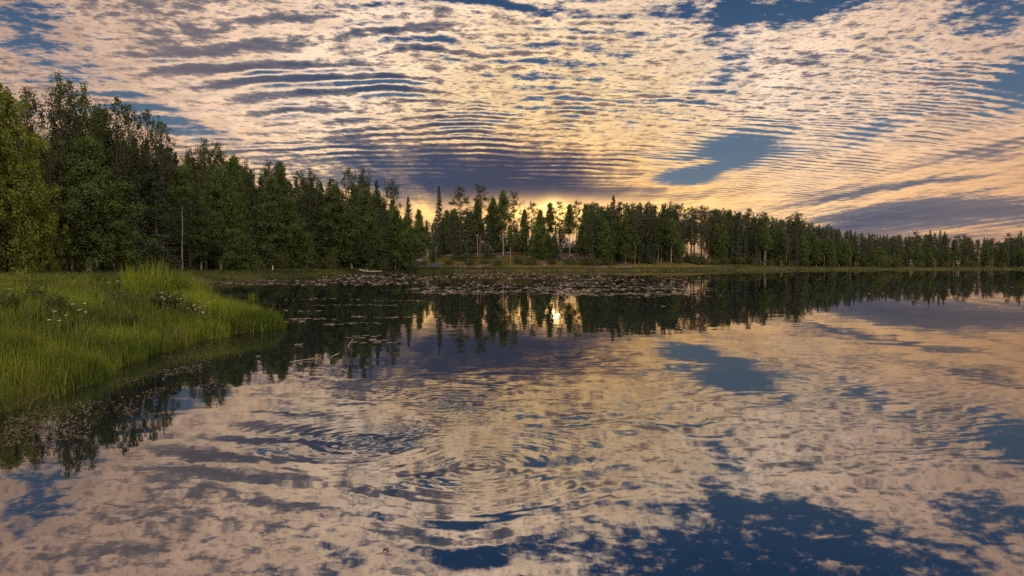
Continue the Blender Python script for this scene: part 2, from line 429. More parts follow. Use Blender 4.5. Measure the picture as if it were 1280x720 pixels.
# ------------------------------------------------------------------ lake
m_, out = material('lake_water')
p_ = coord('Position')
sx = E.nt.nodes.new('ShaderNodeSeparateXYZ'); E.nt.links.new(p_.s, sx.inputs[0])
wx, wy = E(sx.outputs[0]), E(sx.outputs[1])
def ncol(v, sc_, detail, rough):
    n = E.nt.nodes.new('ShaderNodeTexNoise'); n.noise_dimensions = '2D'
    E.nt.links.new(v.s, n.inputs['Vector']); n.inputs['Scale'].default_value = sc_
    n.inputs['Detail'].default_value = detail; n.inputs['Roughness'].default_value = rough
    s_ = E.nt.nodes.new('ShaderNodeSeparateColor'); E.nt.links.new(n.outputs['Color'], s_.inputs[0])
    return E(s_.outputs[0]) - .5, E(s_.outputs[1]) - .5
ax_, ay_ = ncol(vec(wx * .8, wy * 1.5), 1.1, 3.0, .5)          # gentle swell
bx_, by_ = ncol(vec(wx, wy * 1.25), 7.0, 3.0, .6)              # fine ripples
calm = smooth(noise(vec(wx * .10, wy * .16), 1.0, 3.0, .5), .36, .62)
dist = E.m('SQRT', wx * wx + wy * wy)
far = smooth(dist, 8.0, 45.0, 1.0, .28)
slx = (ax_ * .010 + bx_ * (calm * .004 + .0012)) * far
sly = (ay_ * .014 + by_ * (calm * .006 + .002)) * far
for (rx_, ry_, k_, A_, R_) in ((-.30, 6.0, 44.0, .0032, 2.3), (-1.55, 6.9, 38.0, .0028, 2.2), (-.9, 8.8, 32.0, .0022, 2.2)):
    ex, ey = wx - rx_, wy - ry_
    r_ = E.m('SQRT', ex * ex + ey * ey + .0004)
    w_ = E.m('SINE', r_ * k_ + ax_ * 5.0) * smooth(r_, R_ * .15, R_, 1.0, 0.0) * A_
    slx = slx + w_ * ex / r_; sly = sly + w_ * ey / r_
nv = E.nt.nodes.new('ShaderNodeVectorMath'); nv.operation = 'NORMALIZE'
E.nt.links.new(vec(slx, sly, 1.0).s, nv.inputs[0]); N_ = E(nv.outputs[0])
fr = node('ShaderNodeFresnel', IOR=WATER_IOR, Normal=N_)
gl = node('ShaderNodeBsdfGlossy', Color=(1.0, .97, .95), Roughness=WATER_ROUGH, Normal=N_)
df = node('ShaderNodeBsdfDiffuse', Color=(.004, .006, .008))
mx = node('ShaderNodeMixShader', Fac=E(fr.outputs[0]))
E.nt.links.new(df.outputs[0], mx.inputs[1]); E.nt.links.new(gl.outputs[0], mx.inputs[2]); E.nt.links.new(mx.outputs[0], out.inputs[0])
nseg = 96; ang = np.arange(nseg) * 2 * np.pi / nseg
V = np.concatenate([[[0, 0, 0]], np.stack([np.cos(ang) * 1400, np.sin(ang) * 1400, ang * 0], -1)])
F3 = np.stack([np.zeros(nseg, int), 1 + np.arange(nseg), 1 + (np.arange(nseg) + 1) % nseg], -1)
tag(link('lake_water', mesh_np('lake_water', V, [F3]), m_), kind='structure')

# ------------------------------------------------------------------ tree prototypes
def trunk_path(H, r0, r, wander=.012, top=.97, n=12):
    z = np.linspace(0, H * top, n); z[0] = -.3
    w = np.cumsum(r.normal(size=(n, 2)), 0) * wander * H / math.sqrt(n); w -= w[0]; w[1] *= .5
    pts = np.concatenate([w, z[:, None]], 1)
    rad = r0 * (1 - np.clip(z / (H * top), 0, 1)) ** .8 + .02; rad[0] *= 1.25
    return pts, rad
def at(pts, z):
    return np.array([np.interp(z, pts[:, 2], pts[:, k]) for k in (0, 1)] + [z])
def broadleaf(H, R, cb, seed, n_br, per, leaf, up=(15, 62), droop=.25, spread=.30, peak=.75, r0=None, sparse=0.0, broad=0.0):
    r = np.random.default_rng(seed)
    tp, tr = trunk_path(H, r0 or H * .0085 + .03, r)
    paths, C, O = [(tp, tr)], [], []
    for i in range(n_br):
        q = ((i + r.uniform()) / n_br)
        t_ = cb + (1 - cb) * q
        prof = R * (.10 + .90 * max(0., math.sin(math.pi * min(1, (q * .93 + .07)) ** peak)))
        prof = prof * (1 - broad) + broad * R * math.sin(math.pi * (.20 + .66 * q))
        L = prof * r.uniform(.5, 1.2)
        a = i * 2.39996 + r.normal() * .5
        e = math.radians(up[0] + (up[1] - up[0]) * q + r.normal() * 9)
        p0 = at(tp, t_ * H * .97)
        s = np.linspace(0, 1, 5)[:, None]
        dirv = np.array([math.cos(a) * math.cos(e), math.sin(a) * math.cos(e), math.sin(e)])
        br = p0 + dirv * L * s; br[:, 2] -= (droop * L * s[:, 0] ** 2); br[1:] += r.normal(size=(4, 3)) * .06 * L
        rb = max(.012, np.interp(p0[2], tp[:, 2], tr) * .45) * (1 - .85 * s[:, 0])
        paths.append((br, rb))
        k = 2 + int(L * 2.6)
        for c_ in range(k):
            f = r.uniform(.30, 1.08)
            base = p0 + dirv * L * f; base[2] -= droop * L * f * f
            off = r.normal(size=3) * np.array([.20, .20, .13]) * L
            if r.uniform() < sparse * (1.0 if q < .40 else 2.1): continue
            m = max(4, int(per * r.uniform(.4, 1.5)))
            sg = spread * r.uniform(.6, 1.3)
            q_ = base + off; C.append(q_ + r.normal(size=(m, 3)) * np.array([sg, sg, sg * 1.15])); O.append(outward(C[-1], q_, np.array([p0[0], p0[1], p0[2] - .2 * R])))
    if broad > .6:          # several leaders reaching up out of the crown
        for i in range(9):
            t_ = r.uniform(.55, .86); a = i * 2.4 + r.normal() * .4; e = math.radians(r.uniform(66, 84)); L = H * r.uniform(.12, .24) * (1.15 - .4 * t_)
            p0 = at(tp, t_ * H * .97); dirv = np.array([math.cos(a) * math.cos(e), math.sin(a) * math.cos(e), math.sin(e)])
            p0 = p0 + np.array([math.cos(a), math.sin(a), .2]) * R * r.uniform(.1, .45)
            s = np.linspace(0, 1, 4)[:, None]; paths.append((p0 + dirv * L * s, .035 * (1 - .85 * s[:, 0])))
            for f in np.arange(.1, 1.02, .11):
                if r.uniform() < .2: continue
                m = int(per * .45); sg = .20 * (1.25 - .75 * f) + .05
                q_ = p0 + dirv * L * f + r.normal(size=3) * .25 * (1 - .6 * f)
                C.append(q_ + r.normal(size=(m, 3)) * np.array([sg, sg, sg * 1.3])); O.append(outward(C[-1], q_, np.array([tp[-1, 0], tp[-1, 1], q_[2] - .5])))
    tv, tf = tubes(paths, 6)
    lv, lf = leaves(np.concatenate(C), leaf, r, O=np.concatenate(O))
    return tv, tf, lv, lf
def spruce(H, R, seed, leaf=.26, step=.42, cb=.04, gap=.12):
    r = np.random.default_rng(seed)
    tp, tr = trunk_path(H, H * .010 + .03, r, .004, .99)
    paths, C, O = [(tp, tr)], [], []; z = cb * H
    while z < H * .985:
        t_ = z / H
        n_b = 7 if t_ < .8 else 5
        for b in range(n_b):
            if r.uniform() < gap: continue
            a = r.uniform(0, 2 * np.pi)
            L = (R * (1 - t_) ** .85 + .12) * r.uniform(.6, 1.15)
            e = math.radians(-22 + 60 * t_ ** 2 + r.normal() * 7)
            dirv = np.array([math.cos(a) * math.cos(e), math.sin(a) * math.cos(e), math.sin(e)])
            p0 = at(tp, z + r.normal() * .12)
            s = np.linspace(0, 1, 4)[:, None]
            br = p0 + dirv * L * s; br[:, 2] += .16 * L * s[:, 0] ** 2
            paths.append((br, .022 * (1 - .8 * s[:, 0])))
            m = int(8 + L * 17)
            f = r.uniform(.12, 1.05, m) ** .8
            side = np.array([-math.sin(a), math.cos(a), 0])
            cc = p0 + dirv * (L * f)[:, None]; cc[:, 2] += .16 * L * f ** 2
            cc += side * (r.normal(size=m) * .20 * L * (1.1 - .6 * f))[:, None]
            cc[:, 2] -= np.abs(r.normal(size=m)) * .12 + .02
            C.append(cc); O.append(outward(cc, br[1] - np.array([0, 0, .25]), np.array([p0[0], p0[1], p0[2] - .3]), .5, .35))
        z += step * r.uniform(.75, 1.2) * (1 - .35 * t_)
    tv, tf = tubes(paths, 5)
    lv, lf = leaves(np.concatenate(C), leaf, r, .42, .5, np.concatenate(O))
    return tv, tf, lv, lf
def pine(H, R, seed, cb=.5, n_br=34, leaf=.22, per=34):
    r = np.random.default_rng(seed)
    tp, tr = trunk_path(H, H * .010 + .04, r, .012, .97)
    paths, C, O = [(tp, tr)], [], []
    for i in range(n_br):
        q = (i + r.uniform()) / n_br; t_ = cb + (1 - cb) * q
        L = R * (.25 + .85 * math.sin(math.pi * (.12 + .80 * q)) ** 1.0) * r.uniform(.5, 1.15)
        a = i * 2.39996 + r.normal() * .6; e = math.radians(-5 + 50 * q + r.normal() * 10)
        dirv = np.array([math.cos(a) * math.cos(e), math.sin(a) * math.cos(e), math.sin(e)])
        p0 = at(tp, t_ * H * .96); s = np.linspace(0, 1, 4)[:, None]
        br = p0 + dirv * L * s; br[:, 2] += .18 * L * s[:, 0] ** 2
        paths.append((br, .045 * (1 - .8 * s[:, 0])))
        for c_ in range(2 + int(L * 2.0)):
            f = r.uniform(.45, 1.05); base = p0 + dirv * L * f; base[2] += .18 * L * f * f
            base = base + r.normal(size=3) * np.array([.18, .18, .10]) * L
            m = max(5, int(per * r.uniform(.5, 1.4))); sg = .26 * r.uniform(.7, 1.3)
            C.append(base + r.normal(size=(m, 3)) * np.array([sg, sg, sg * .65])); O.append(outward(C[-1], base - np.array([0, 0, .1]), p0, .8, .3))
    for k in range(6):      # dead stubs on the bare trunk
        a = r.uniform(0, 6.28); p0 = at(tp, H * r.uniform(.18, cb)); L = r.uniform(.3, .9)
        paths.append((np.array([p0, p0 + np.array([math.cos(a), math.sin(a), -.1]) * L]), [.025, .01]))
    tv, tf = tubes(paths, 6)
    lv, lf = leaves(np.concatenate(C), leaf, r, .40, 0, np.concatenate(O))
    return tv, tf, lv, lf
def bush(R, Hh, seed, n, leaf):
    r = np.random.default_rng(seed); paths, C = [], []
    for i in range(11):
        a = i * 2.4 + r.normal() * .3; e = math.radians(r.uniform(35, 85)); L = Hh * r.uniform(.6, 1.0)
        dirv = np.array([math.cos(a) * math.cos(e) * R / Hh, math.sin(a) * math.cos(e) * R / Hh, math.sin(e)])
        s = np.linspace(0, 1, 4)[:, None]; br = dirv * L * s + r.normal(size=(4, 3)) * .03 * Hh; br[0] = (0, 0, -.1)
        paths.append((br, .02 * Hh * (1 - .8 * s[:, 0])))
        for f in (.25, .45, .65, .85, 1.0):
            m = n // 55
            C.append(dirv * L * f + r.normal(size=3) * .12 * Hh + r.normal(size=(m, 3)) * .13 * Hh)
    C = np.concatenate(C); C[:, 2] = np.abs(C[:, 2])
    tv, tf = tubes(paths, 5); lv, lf = leaves(C, leaf, r, O=outward(C, np.array([0, 0, Hh * .3]), np.array([0, 0, 0.]), .8, .1))
    return tv, tf, lv, lf

PROTO = {}
def proto(key, kind, H, gen, bark, leafm):
    tv, tf, lv, lf = gen      # leaves.normals still holds this crown's normals
    tm = mesh_np(kind + '_trunk', tv, [tf], True); tm.materials.append(M[bark])
    cm = mesh_np(kind + '_crown', lv, [lf], True); cm.normals_split_custom_set_from_vertices(leaves.normals.tolist()); cm.materials.append(M[leafm])
    PROTO.setdefault(key, []).append((H, tm, cm, kind))
for k in range(4):
    proto('birch', 'birch_tree', 19, broadleaf(19, 3.9 + .3 * (k % 2), .09 + .05 * (k % 3), 20 + k, 96, 62, .26, (16, 62), .42, .30, .62, broad=.30), 'birch_bark', 'birch')
for k in range(2):   # bare lower stem, crown high up
    proto('tallbirch', 'birch_tree', 20, broadleaf(20, 3.2, .44, 40 + k, 60, 50, .25, (20, 60), .36, .30, .66, broad=.35), 'birch_bark', 'birch')
proto('barebirch', 'birch_tree', 20, broadleaf(20, 2.6, .66, 48, 34, 44, .25, (20, 60), .36, .30, .66, .10, broad=.35), 'birch_bark', 'birch')
for k in range(3):
    proto('aspen', 'aspen_tree', 22, broadleaf(22, 3.3 + .3 * k, .20, 60 + k, 74, 27, .27, (30, 70), .03, .25, .58, sparse=.32, broad=.75), 'bark', 'aspen')
for k in range(3):
    proto('spruce', 'spruce_tree', 20, spruce(20, 3.1 + .3 * k, 80 + k, .30), 'bark', 'spruce')
for k in range(3):
    proto('pine', 'pine_tree', 21, pine(21, 2.9 + .25 * k, 100 + k, .38 + .06 * k, 40, .25, 40), 'pine_bark', 'pine')
for k in range(2):
    proto('alder', 'alder_tree', 13, broadleaf(13, 4.3, .03, 120 + k, 120, 100, .19, (0, 66), .25, .21, .62, .22, sparse=.25, broad=.4), 'bark', 'alder')
for k in range(3):
    proto('shrub', 'shrub', 2.4, bush(1.5, 2.4, 140 + k, 2600, .16), 'bark', 'shrub')
for k in range(2):
    proto('youngbirch', 'birch_tree', 8, broadleaf(8, 2.0, .05, 150 + k, 56, 56, .19, (12, 64), .30, .24, .62, .07, broad=.3), 'birch_bark', 'birch')
TREES = []
def tree(key, X, Y, height, label, group=None, wf=1.0, v=None, cat=None):
    r = rng; pl = PROTO[key]; H, tm, cm, kind = pl[int(r.integers(len(pl))) if v is None else v % len(pl)]
    s = height / H
    w_ = s ** .75 * wf
    o = empty(kind, (X, Y, g1(X, Y)), r.uniform(0, 6.28), (w_, w_, s))
    tag(o, label, cat or {'shrub': 'bush'}.get(key, 'tree'), group)
    link('stems' if key == 'shrub' else 'trunk', tm, None, o); link('leaves' if key == 'shrub' else 'crown', cm, None, o)
    TREES.append(o); return o
def tree_px(key, px, top, D, label, group=None, wf=1.0, v=None):
    X = PX(px, D); z = g1(X, D)
    return tree(key, X, D, CAM_H + (HOR - top) / FPX * D - z, label, group, wf, v)
ORD = ['first', 'second', 'third', 'fourth', 'fifth', 'sixth', 'seventh', 'eighth', 'ninth', 'tenth', 'eleventh', 'twelfth', 'thirteenth',
       'fourteenth', 'fifteenth', 'sixteenth', 'seventeenth', 'eighteenth', 'nineteenth', 'twentieth', 'twenty-first', 'twenty-second']

# --- left bank: leafy trees at the frame's edge
tree_px('alder', 10, 114, 74, 'broad yellow-green leafy tree filling the left edge of the photo', None, .80, 0)
tree_px('alder', -60, 66, 68, 'tall leafy tree cut off by the left edge, behind the broad yellow-green one', None, 1.05, 1)
tree_px('alder', 48, 240, 78, 'low yellow-green leafy tree in front of the dark woods, right of the broad edge tree', None, .8, 1)
# --- left bank: skyline trees
sky_l = [(38, 116, 82, 'aspen'), (76, 99, 84, 'aspen'), (92, 106, 88, 'aspen'), (107, 112, 86, 'aspen'), (128, 138, 92, 'birch'), (150, 126, 92, 'aspen'), (166, 136, 98, 'aspen'),
         (188, 141, 100, 'aspen'), (205, 156, 106, 'aspen'), (238, 188, 122, 'aspen'), (258, 177, 122, 'aspen'), (276, 183, 126, 'aspen'), (293, 196, 128, 'birch'), (311, 202, 134, 'aspen'),
         (338, 204, 138, 'aspen'), (353, 203, 142, 'birch'), (373, 216, 146, 'aspen'), (388, 214, 150, 'aspen'), (413, 222, 154, 'spruce'), (437, 212, 154, 'aspen'), (453, 213, 158, 'aspen'), (471, 224, 162, 'spruce'),
         (490, 227, 166, 'aspen'), (511, 244, 172, 'spruce')]
cnt = {}
for px, top, D, k in sky_l:
    n = cnt[k] = cnt.get(k, -1) + 1
    nm = {'aspen': 'airy dark aspen', 'birch': 'rounded birch', 'spruce': 'pointed dark spruce'}[k]
    tree_px(k, px, top, D, f'{nm} standing {ORD[n]} from the left along the left skyline', 'skyline trees of the left bank', .86)
# --- left bank: front row along the meadow
front_l = [(112, 176, 84, 'birch', 1.45, 'full yellow-green birch with a pale trunk, beside the dark gap at left'),
           (168, 205, 92, 'spruce', 1.2, 'dark spruce just right of the full pale-trunked birch'), (197, 200, 98, 'spruce', 1.2, 'dark spruce behind the tall grass clump'),
           (228, 206, 106, 'barebirch', 1.0, 'slim birch with a long bare white trunk above the tall grass clump'), (276, 208, 112, 'birch', 1.0, 'birch with a pale trunk behind the round bushy tree'),
           (252, 255, 108, 'birch', 1.0, 'short birch between two white trunks on the left bank'),
           (298, 288, 106, 'youngbirch', 1.5, 'round bushy young birch at the meadow edge'), (322, 236, 124, 'spruce', 1.1, 'dark spruce right of the round bushy young birch'),
           (342, 222, 124, 'birch', 1.05, 'dense tall birch with a thin pale stem in mid left bank'), (364, 250, 126, 'birch', 1.1, 'drooping birch right of the dense tall birch'),
           (384, 292, 126, 'youngbirch', 1.2, 'low bushy birch before the dark forest gap'), (400, 240, 134, 'spruce', 1.15, 'dark spruce left of the drooping green birches'),
           (418, 232, 134, 'birch', 1.1, 'tall green birch above the grass strip, near the pale log'), (440, 262, 136, 'birch', 1.1, 'mid-height birch above the pale fallen log'),
           (458, 236, 142, 'birch', 1.0, 'upright birch standing behind the pale fallen log'), (476, 250, 146, 'spruce', 1.1, 'broad dark spruce near the end of the left bank'),
           (494, 262, 150, 'birch', 1.1, 'leafy birch second from the tip of the left bank'), (508, 270, 154, 'birch', 1.1, 'yellowish birch closing the tip of the left bank'),
           (84, 250, 92, 'spruce', 1.1, 'dark spruce in the gap between the leafy edge trees and the birch'), (142, 235, 88, 'youngbirch', 1.1, 'leaning low birch under the full pale-trunked birch')]
for px, top, D, k, wf, lab in front_l: tree_px(k, px, top, D, lab, None, wf)
# --- left bank: woods behind
for q in range(120):
    f = rng.uniform(); D = 90 + 84 * f + rng.uniform(4, 30); px = 10 + 500 * f ** .95 + rng.normal() * 14
    top = np.interp(px, [0, 100, 200, 260, 350, 440, 515], [150, 158, 176, 196, 216, 224, 250]) + rng.uniform(0, 34)
    k = rng.choice(['spruce', 'spruce', 'spruce', 'birch', 'aspen'])
    nm = {'aspen': 'grey-green aspen', 'birch': 'dark green birch', 'spruce': 'dark spruce'}[str(k)]
    tree_px(str(k), px, top, D, f'{nm} deep in the woods of the left bank', f'{nm}s inside the left woods', 1.15)
for q in range(58):
    f = (q + rng.uniform()) / 58; px = 60 + 455 * f ** .95
    if 214 < px < 240 or 104 < px < 122 or rng.uniform() < .55: continue
    D = np.interp(px, [60, 112, 228, 340, 440, 515], [74, 80, 103, 119, 131, 148]) + rng.uniform(0, 9)
    tree('shrub', PX(px, D), D, rng.uniform(1.6, 4.2), 'dark bush under the trees along the edge of the left woods', 'undergrowth bushes of the left woods', 1.3)
# --- middle shore: thin trees against the sunset
mid = [(524, 262, 226, 'birch', .8, 'small slim birch left of the cabin'), (533, 274, 262, 'spruce', .8, 'slender short spruce behind the cabin'), (549, 231, 240, 'spruce', .85, 'tallest pointed spruce right of the cabin'),
       (541, 300, 218, 'youngbirch', .6, 'sapling with a pale stem below the cabin'), (576, 234, 236, 'pine', 1.0, 'dense dark pine, first of the tall pair right of the cabin'), (571, 268, 228, 'spruce', 1.3, 'bushy dark spruce under the tall pine pair'),
       (584, 262, 222, 'spruce', 1.3, 'bushy dark spruce by the shore under the pines'), (600, 233, 242, 'pine', 1.1, 'dense dark pine, second of the tall pair right of the cabin'), (597, 250, 240, 'tallbirch', .8, 'birch with white stem beside the pine pair'),
       (611, 268, 230, 'spruce', 1.2, 'dark spruce right of the white birch stem'), (616, 248, 246, 'birch', .8, 'sparse birch right of the pine pair'), (629, 239, 242, 'tallbirch', 1.0, 'airy birch left of the sunset glow'),
       (642, 241, 246, 'pine', .9, 'narrow pine left of the sunset glow'), (638, 282, 226, 'tallbirch', .8, 'small thin birch low on the slope'), (655, 262, 244, 'birch', .7, 'thin birch in the edge of the sunset glow'), (664, 254, 248, 'pine', .8, 'small pine in front of the glow'),
       (676, 262, 240, 'birch', .9, 'round birch just left of the brightest glow'), (688, 254, 252, 'tallbirch', .9, 'thin tall birch against the brightest glow'), (699, 252, 254, 'pine', .8, 'thin pine against the brightest glow'), (712, 256, 246, 'tallbirch', .9, 'tall birch with pale stem by the pale house'),
       (720, 252, 250, 'pine', .8, 'thin pine right of the glow'), (672, 285, 226, 'youngbirch', 1.2, 'bushy low birch in the middle of the slope'), (683, 292, 222, 'youngbirch', 1.2, 'bushy low birch right of its twin on the slope'),
       (694, 282, 230, 'spruce', 1.0, 'dark low spruce above the heather'), (732, 256, 236, 'birch', .9, 'birch at the left end of the dense right woods'), (742, 254, 238, 'pine', 1.0, 'pine left of the highest right spruce'),
       (766, 243, 232, 'spruce', 1.0, 'highest pointed spruce of the right woods'), (753, 262, 226, 'birch', 1.1, 'grey-green birch below the highest right spruce')]
for px, top, D, k, wf, lab in mid: tree_px(k, px, top, D, lab, None, wf)
for q in range(62):
    px = 520 + (q + rng.uniform()) / 62 * 215; D = rng.uniform(250, 292)
    if 640 < px < 728 and rng.uniform() < .25: continue
    k = str(rng.choice(['aspen', 'aspen', 'tallbirch', 'pine', 'birch'])); nm = {'aspen': 'thin aspen', 'birch': 'thin birch', 'tallbirch': 'thin birch', 'spruce': 'thin spruce', 'pine': 'thin pine'}[k]
    tree_px(k, px, np.interp(px, [520, 600, 680, 735], [276, 262, 266, 264]) + rng.uniform(-6, 20) + (20 if 590 < px < 730 else 0), D, f'{nm} at the back of the middle slope, dark against the sunset', f'{nm}s at the back of the middle slope', .95)
for q in range(26):
    px = 520 + (q + rng.uniform()) / 26 * 215; D = rng.uniform(262, 290)
    tree('shrub', PX(px, D), D, rng.uniform(2.2, 4.5), 'dark bush along the crest of the middle slope', 'bushes along the crest of the middle slope', 1.6)
# --- right shore woods: three rows
tops_x = [735, 790, 850, 900, 950, 1000, 1050, 1080, 1110, 1140, 1170, 1200, 1230, 1260, 1300, 1400]
tops_y = [258, 257, 262, 265, 272, 280, 290, 295, 298, 297, 295, 299, 302, 300, 297, 296]
edge_D = lambda px: float(np.interp(px, [735, 800, 870, 950, 1060, 1150, 1300, 1400], [206, 214, 232, 250, 272, 286, 300, 310]))
names = {'aspen': 'slim aspen', 'birch': 'pale-stemmed birch', 'spruce': 'pointed spruce', 'pine': 'tall pine', 'tallbirch': 'pale-stemmed birch'}
def zone(px): return 'nearer half' if px < 960 else ('sloping middle' if px < 1090 else 'low far end')
for row, (n, dd, dtop, kinds) in enumerate(((118, 0, 12, ['birch', 'birch', 'spruce', 'pine', 'tallbirch', 'aspen']), (92, 12, -2, ['spruce', 'spruce', 'pine', 'pine', 'aspen']), (60, 26, 3, ['spruce', 'pine', 'birch']))):
    for q in range(n):
        px = 738 + (q + rng.uniform(.1, .9)) / n * 560
        gap = (845 < px < 892)
        if gap and row == 2: continue
        k = 'pine' if gap else str(rng.choice(kinds))
        D = edge_D(px) + dd + rng.uniform(-3, 7)
        top = np.interp(px, tops_x, tops_y) + dtop + rng.normal() * 4.0 + (2 if row == 0 else 0)
        nm = names[k]; z_ = zone(px)
        rowname = ('front', 'middle', 'back')[row]
        tree_px(k, px, top, D, f'{nm} in the {rowname} row of the right shore woods, {z_}', f'{nm}s, {rowname} row, {z_} of the right woods', .92)
# --- far-off wood behind everything on the right, one mass
def far_wood():
    r = np.random.default_rng(5); C = []
    for q in range(420):
        px = r.uniform(745, 1420)
        if 846 < px < 898: continue
        D = edge_D(px) + r.uniform(38, 90); X = PX(px, D); z = g1(X, D)
        H_ = CAM_H + (HOR - np.interp(px, tops_x, tops_y) - 4 + r.uniform(0, 8)) / FPX * D - z
        n = 300; t_ = r.uniform(0, 1, n) ** .8; R_ = 2.3 * (1 - t_) ** .7 + .25
        a = r.uniform(0, 6.28, n); q_ = np.sqrt(r.uniform(0, 1, n))
        C.append(np.stack([X + np.cos(a) * R_ * q_, D + np.sin(a) * R_ * q_, z + t_ * H_], -1))
    return leaves(np.concatenate(C), .62, r, .6)
lv, lf = far_wood()
tag(link('far_woods', mesh_np('far_woods', lv, [lf]), M['spruce']), kind='stuff')
# --- shrubs on the shores
for q, (px, D, h) in enumerate([(530, 205, 2.2), (560, 210, 2.0), (588, 206, 2.6), (606, 212, 2.4), (622, 204, 2.2), (648, 210, 2.8), (664, 206, 3.0), (690, 208, 2.4), (712, 207, 2.8), (728, 205, 2.6),
        (745, 203, 3.2), (760, 206, 2.8), (815, 214, 2.4), (846, 222, 2.6), (858, 230, 3.4), (868, 222, 4.2), (880, 226, 3.0), (893, 228, 2.6), (905, 232, 2.4), (922, 240, 3.2), (940, 244, 3.0), (962, 246, 2.6), (985, 252, 2.4),
        (1008, 256, 2.6), (1040, 262, 2.8), (1085, 272, 2.4), (1104, 268, 4.4), (1118, 272, 4.8), (1150, 280, 2.4), (1180, 284, 2.6), (1215, 290, 3.0), (1250, 292, 2.6)]):
    side = 'middle shore' if px < 735 else ('right shore, nearer half' if px < 960 else 'far right shore')
    tree('shrub', PX(px, D), D, h, f'low dark bush at the foot of the trees on the {side}', f'bushes along the {side}', 1.5)

# ------------------------------------------------------------------ grass
def blades(X, Y, Z, h, w, r, lean=.35, seg=2):
    n = len(X); a = r.uniform(0, 6.28, n); l = np.abs(r.normal(size=n)) * lean; la = r.uniform(0, 6.28, n)
    wx_, wy_ = np.cos(a) * w * .5, np.sin(a) * w * .5
    lx, ly = np.cos(la) * l * h, np.sin(la) * l * h
    hz = h * np.sqrt(np.maximum(.2, 1 - l * l * .6))
    P0 = np.stack([X, Y, Z - .03], -1); P1 = np.stack([X + lx * .35, Y + ly * .35, Z + hz * .58], -1); P2 = np.stack([X + lx, Y + ly, Z + hz], -1)
    W = np.stack([wx_, wy_, wx_ * 0], -1)
    V_ = np.stack([P0 - W, P0 + W, P1 + W * .75, P1 - W * .75, P2], 1).reshape(-1, 3)
    b = np.arange(n)[:, None] * 5
    return V_, b + np.array([[0, 1, 2, 3]]), b + np.array([[3, 2, 4]])
def merge(parts):
    Vs, Q, T, off = [], [], [], 0
    for v, q, t_ in parts: Vs.append(v); Q.append(q + off); T.append(t_ + off); off += len(v)
    return np.concatenate(Vs), [np.concatenate(Q), np.concatenate(T)]
r = np.random.default_rng(77)
# near bank
n = 1500000
D = np.sqrt(r.uniform(5.5 ** 2, 62 ** 2, n)); px = r.uniform(-110, 380, n)
keep = r.uniform(size=n) < np.clip((11 / D) ** 1.35, 0, 1) * .62
D, px = D[keep], px[keep]; X = PX(px, D); sd_ = sdist(X, D)
dn = .5 + .5 * bumpf(X * 3.4, D * 3.4) + .25 * bumpf(X * 9 + 3, D * 9)
keep = (sd_ > -.25) & (r.uniform(size=len(D)) < np.clip(.35 + sd_ * .5, .3, 1)); D, X, sd_, dn = D[keep], X[keep], sd_[keep], dn[keep]
Z = ground(X, D); w = np.clip(.0105 * (D / 10), .008, .040) * r.uniform(.7, 1.4, len(D))
h = (.16 + .42 * np.clip(dn, 0, 1)) * (r.uniform(.5, 1.2, len(D)) + .6 * (r.uniform(size=len(D)) > .94)) * np.where(sd_ < 1.0, .95, 1.0)
print('near blades', len(D))
v_, q_, t_ = blades(X, D, np.maximum(Z, -.05), h, w, r, .38)
tag(link('meadow_grass', mesh_np('meadow_grass', v_, [q_, t_]), M['grass']), kind='stuff')
# taller, brighter grass: the clump, the tip, the wet edge
parts = []
def patch(cx_, cy_, rx_, ry_, n, h0, h1, w, lean):
    a = r.uniform(0, 6.28, n); q = np.sqrt(r.uniform(0, 1, n)); X = cx_ + np.cos(a) * rx_ * q; Y = cy_ + np.sin(a) * ry_ * q
    k = sdist(X, Y) > -.35; X, Y, q = X[k], Y[k], q[k]
    hh = (h0 + (h1 - h0) * (1 - q ** 2)) * r.uniform(.45, 1.2, len(X))
    parts.append(blades(X, Y, np.maximum(ground(X, Y), -.1), hh, w * r.uniform(.7, 1.4, len(X)), r, lean))
patch(PX(196, 24), 24, 1.7, 1.4, 2300, .7, 1.55, .036, .30)
patch(PX(222, 25), 25.5, 1.3, 1.2, 1100, .6, 1.3, .034, .30)
patch(PX(265, 21), 20.8, 1.5, 2.2, 4200, .45, .75, .015, .25)
patch(PX(300, 19.5), 19.2, 1.2, 1.3, 4200, .40, .62, .014, .25)
patch(PX(325, 19), 18.9, .75, .9, 2600, .30, .50, .013, .25)
patch(PX(240, 17), 16.6, 1.0, 1.2, 2600, .35, .55, .013, .30)
patch(PX(160, 13.5), 13.2, 1.0, 1.2, 2600, .35, .60, .010, .30)
patch(PX(60, 10.5), 10.4, 1.0, 1.2, 2600, .30, .55, .008, .32)
patch(PX(110, 17), 17, 1.4, 1.4, 1500, .45, .75, .012, .30)
patch(PX(20, 22), 22, 2.4, 2.0, 1500, .5, .8, .015, .30)
V_, F_ = merge(parts)
tag(link('reed_grass', mesh_np('reed_grass', V_, F_), M['reed']), kind='stuff')
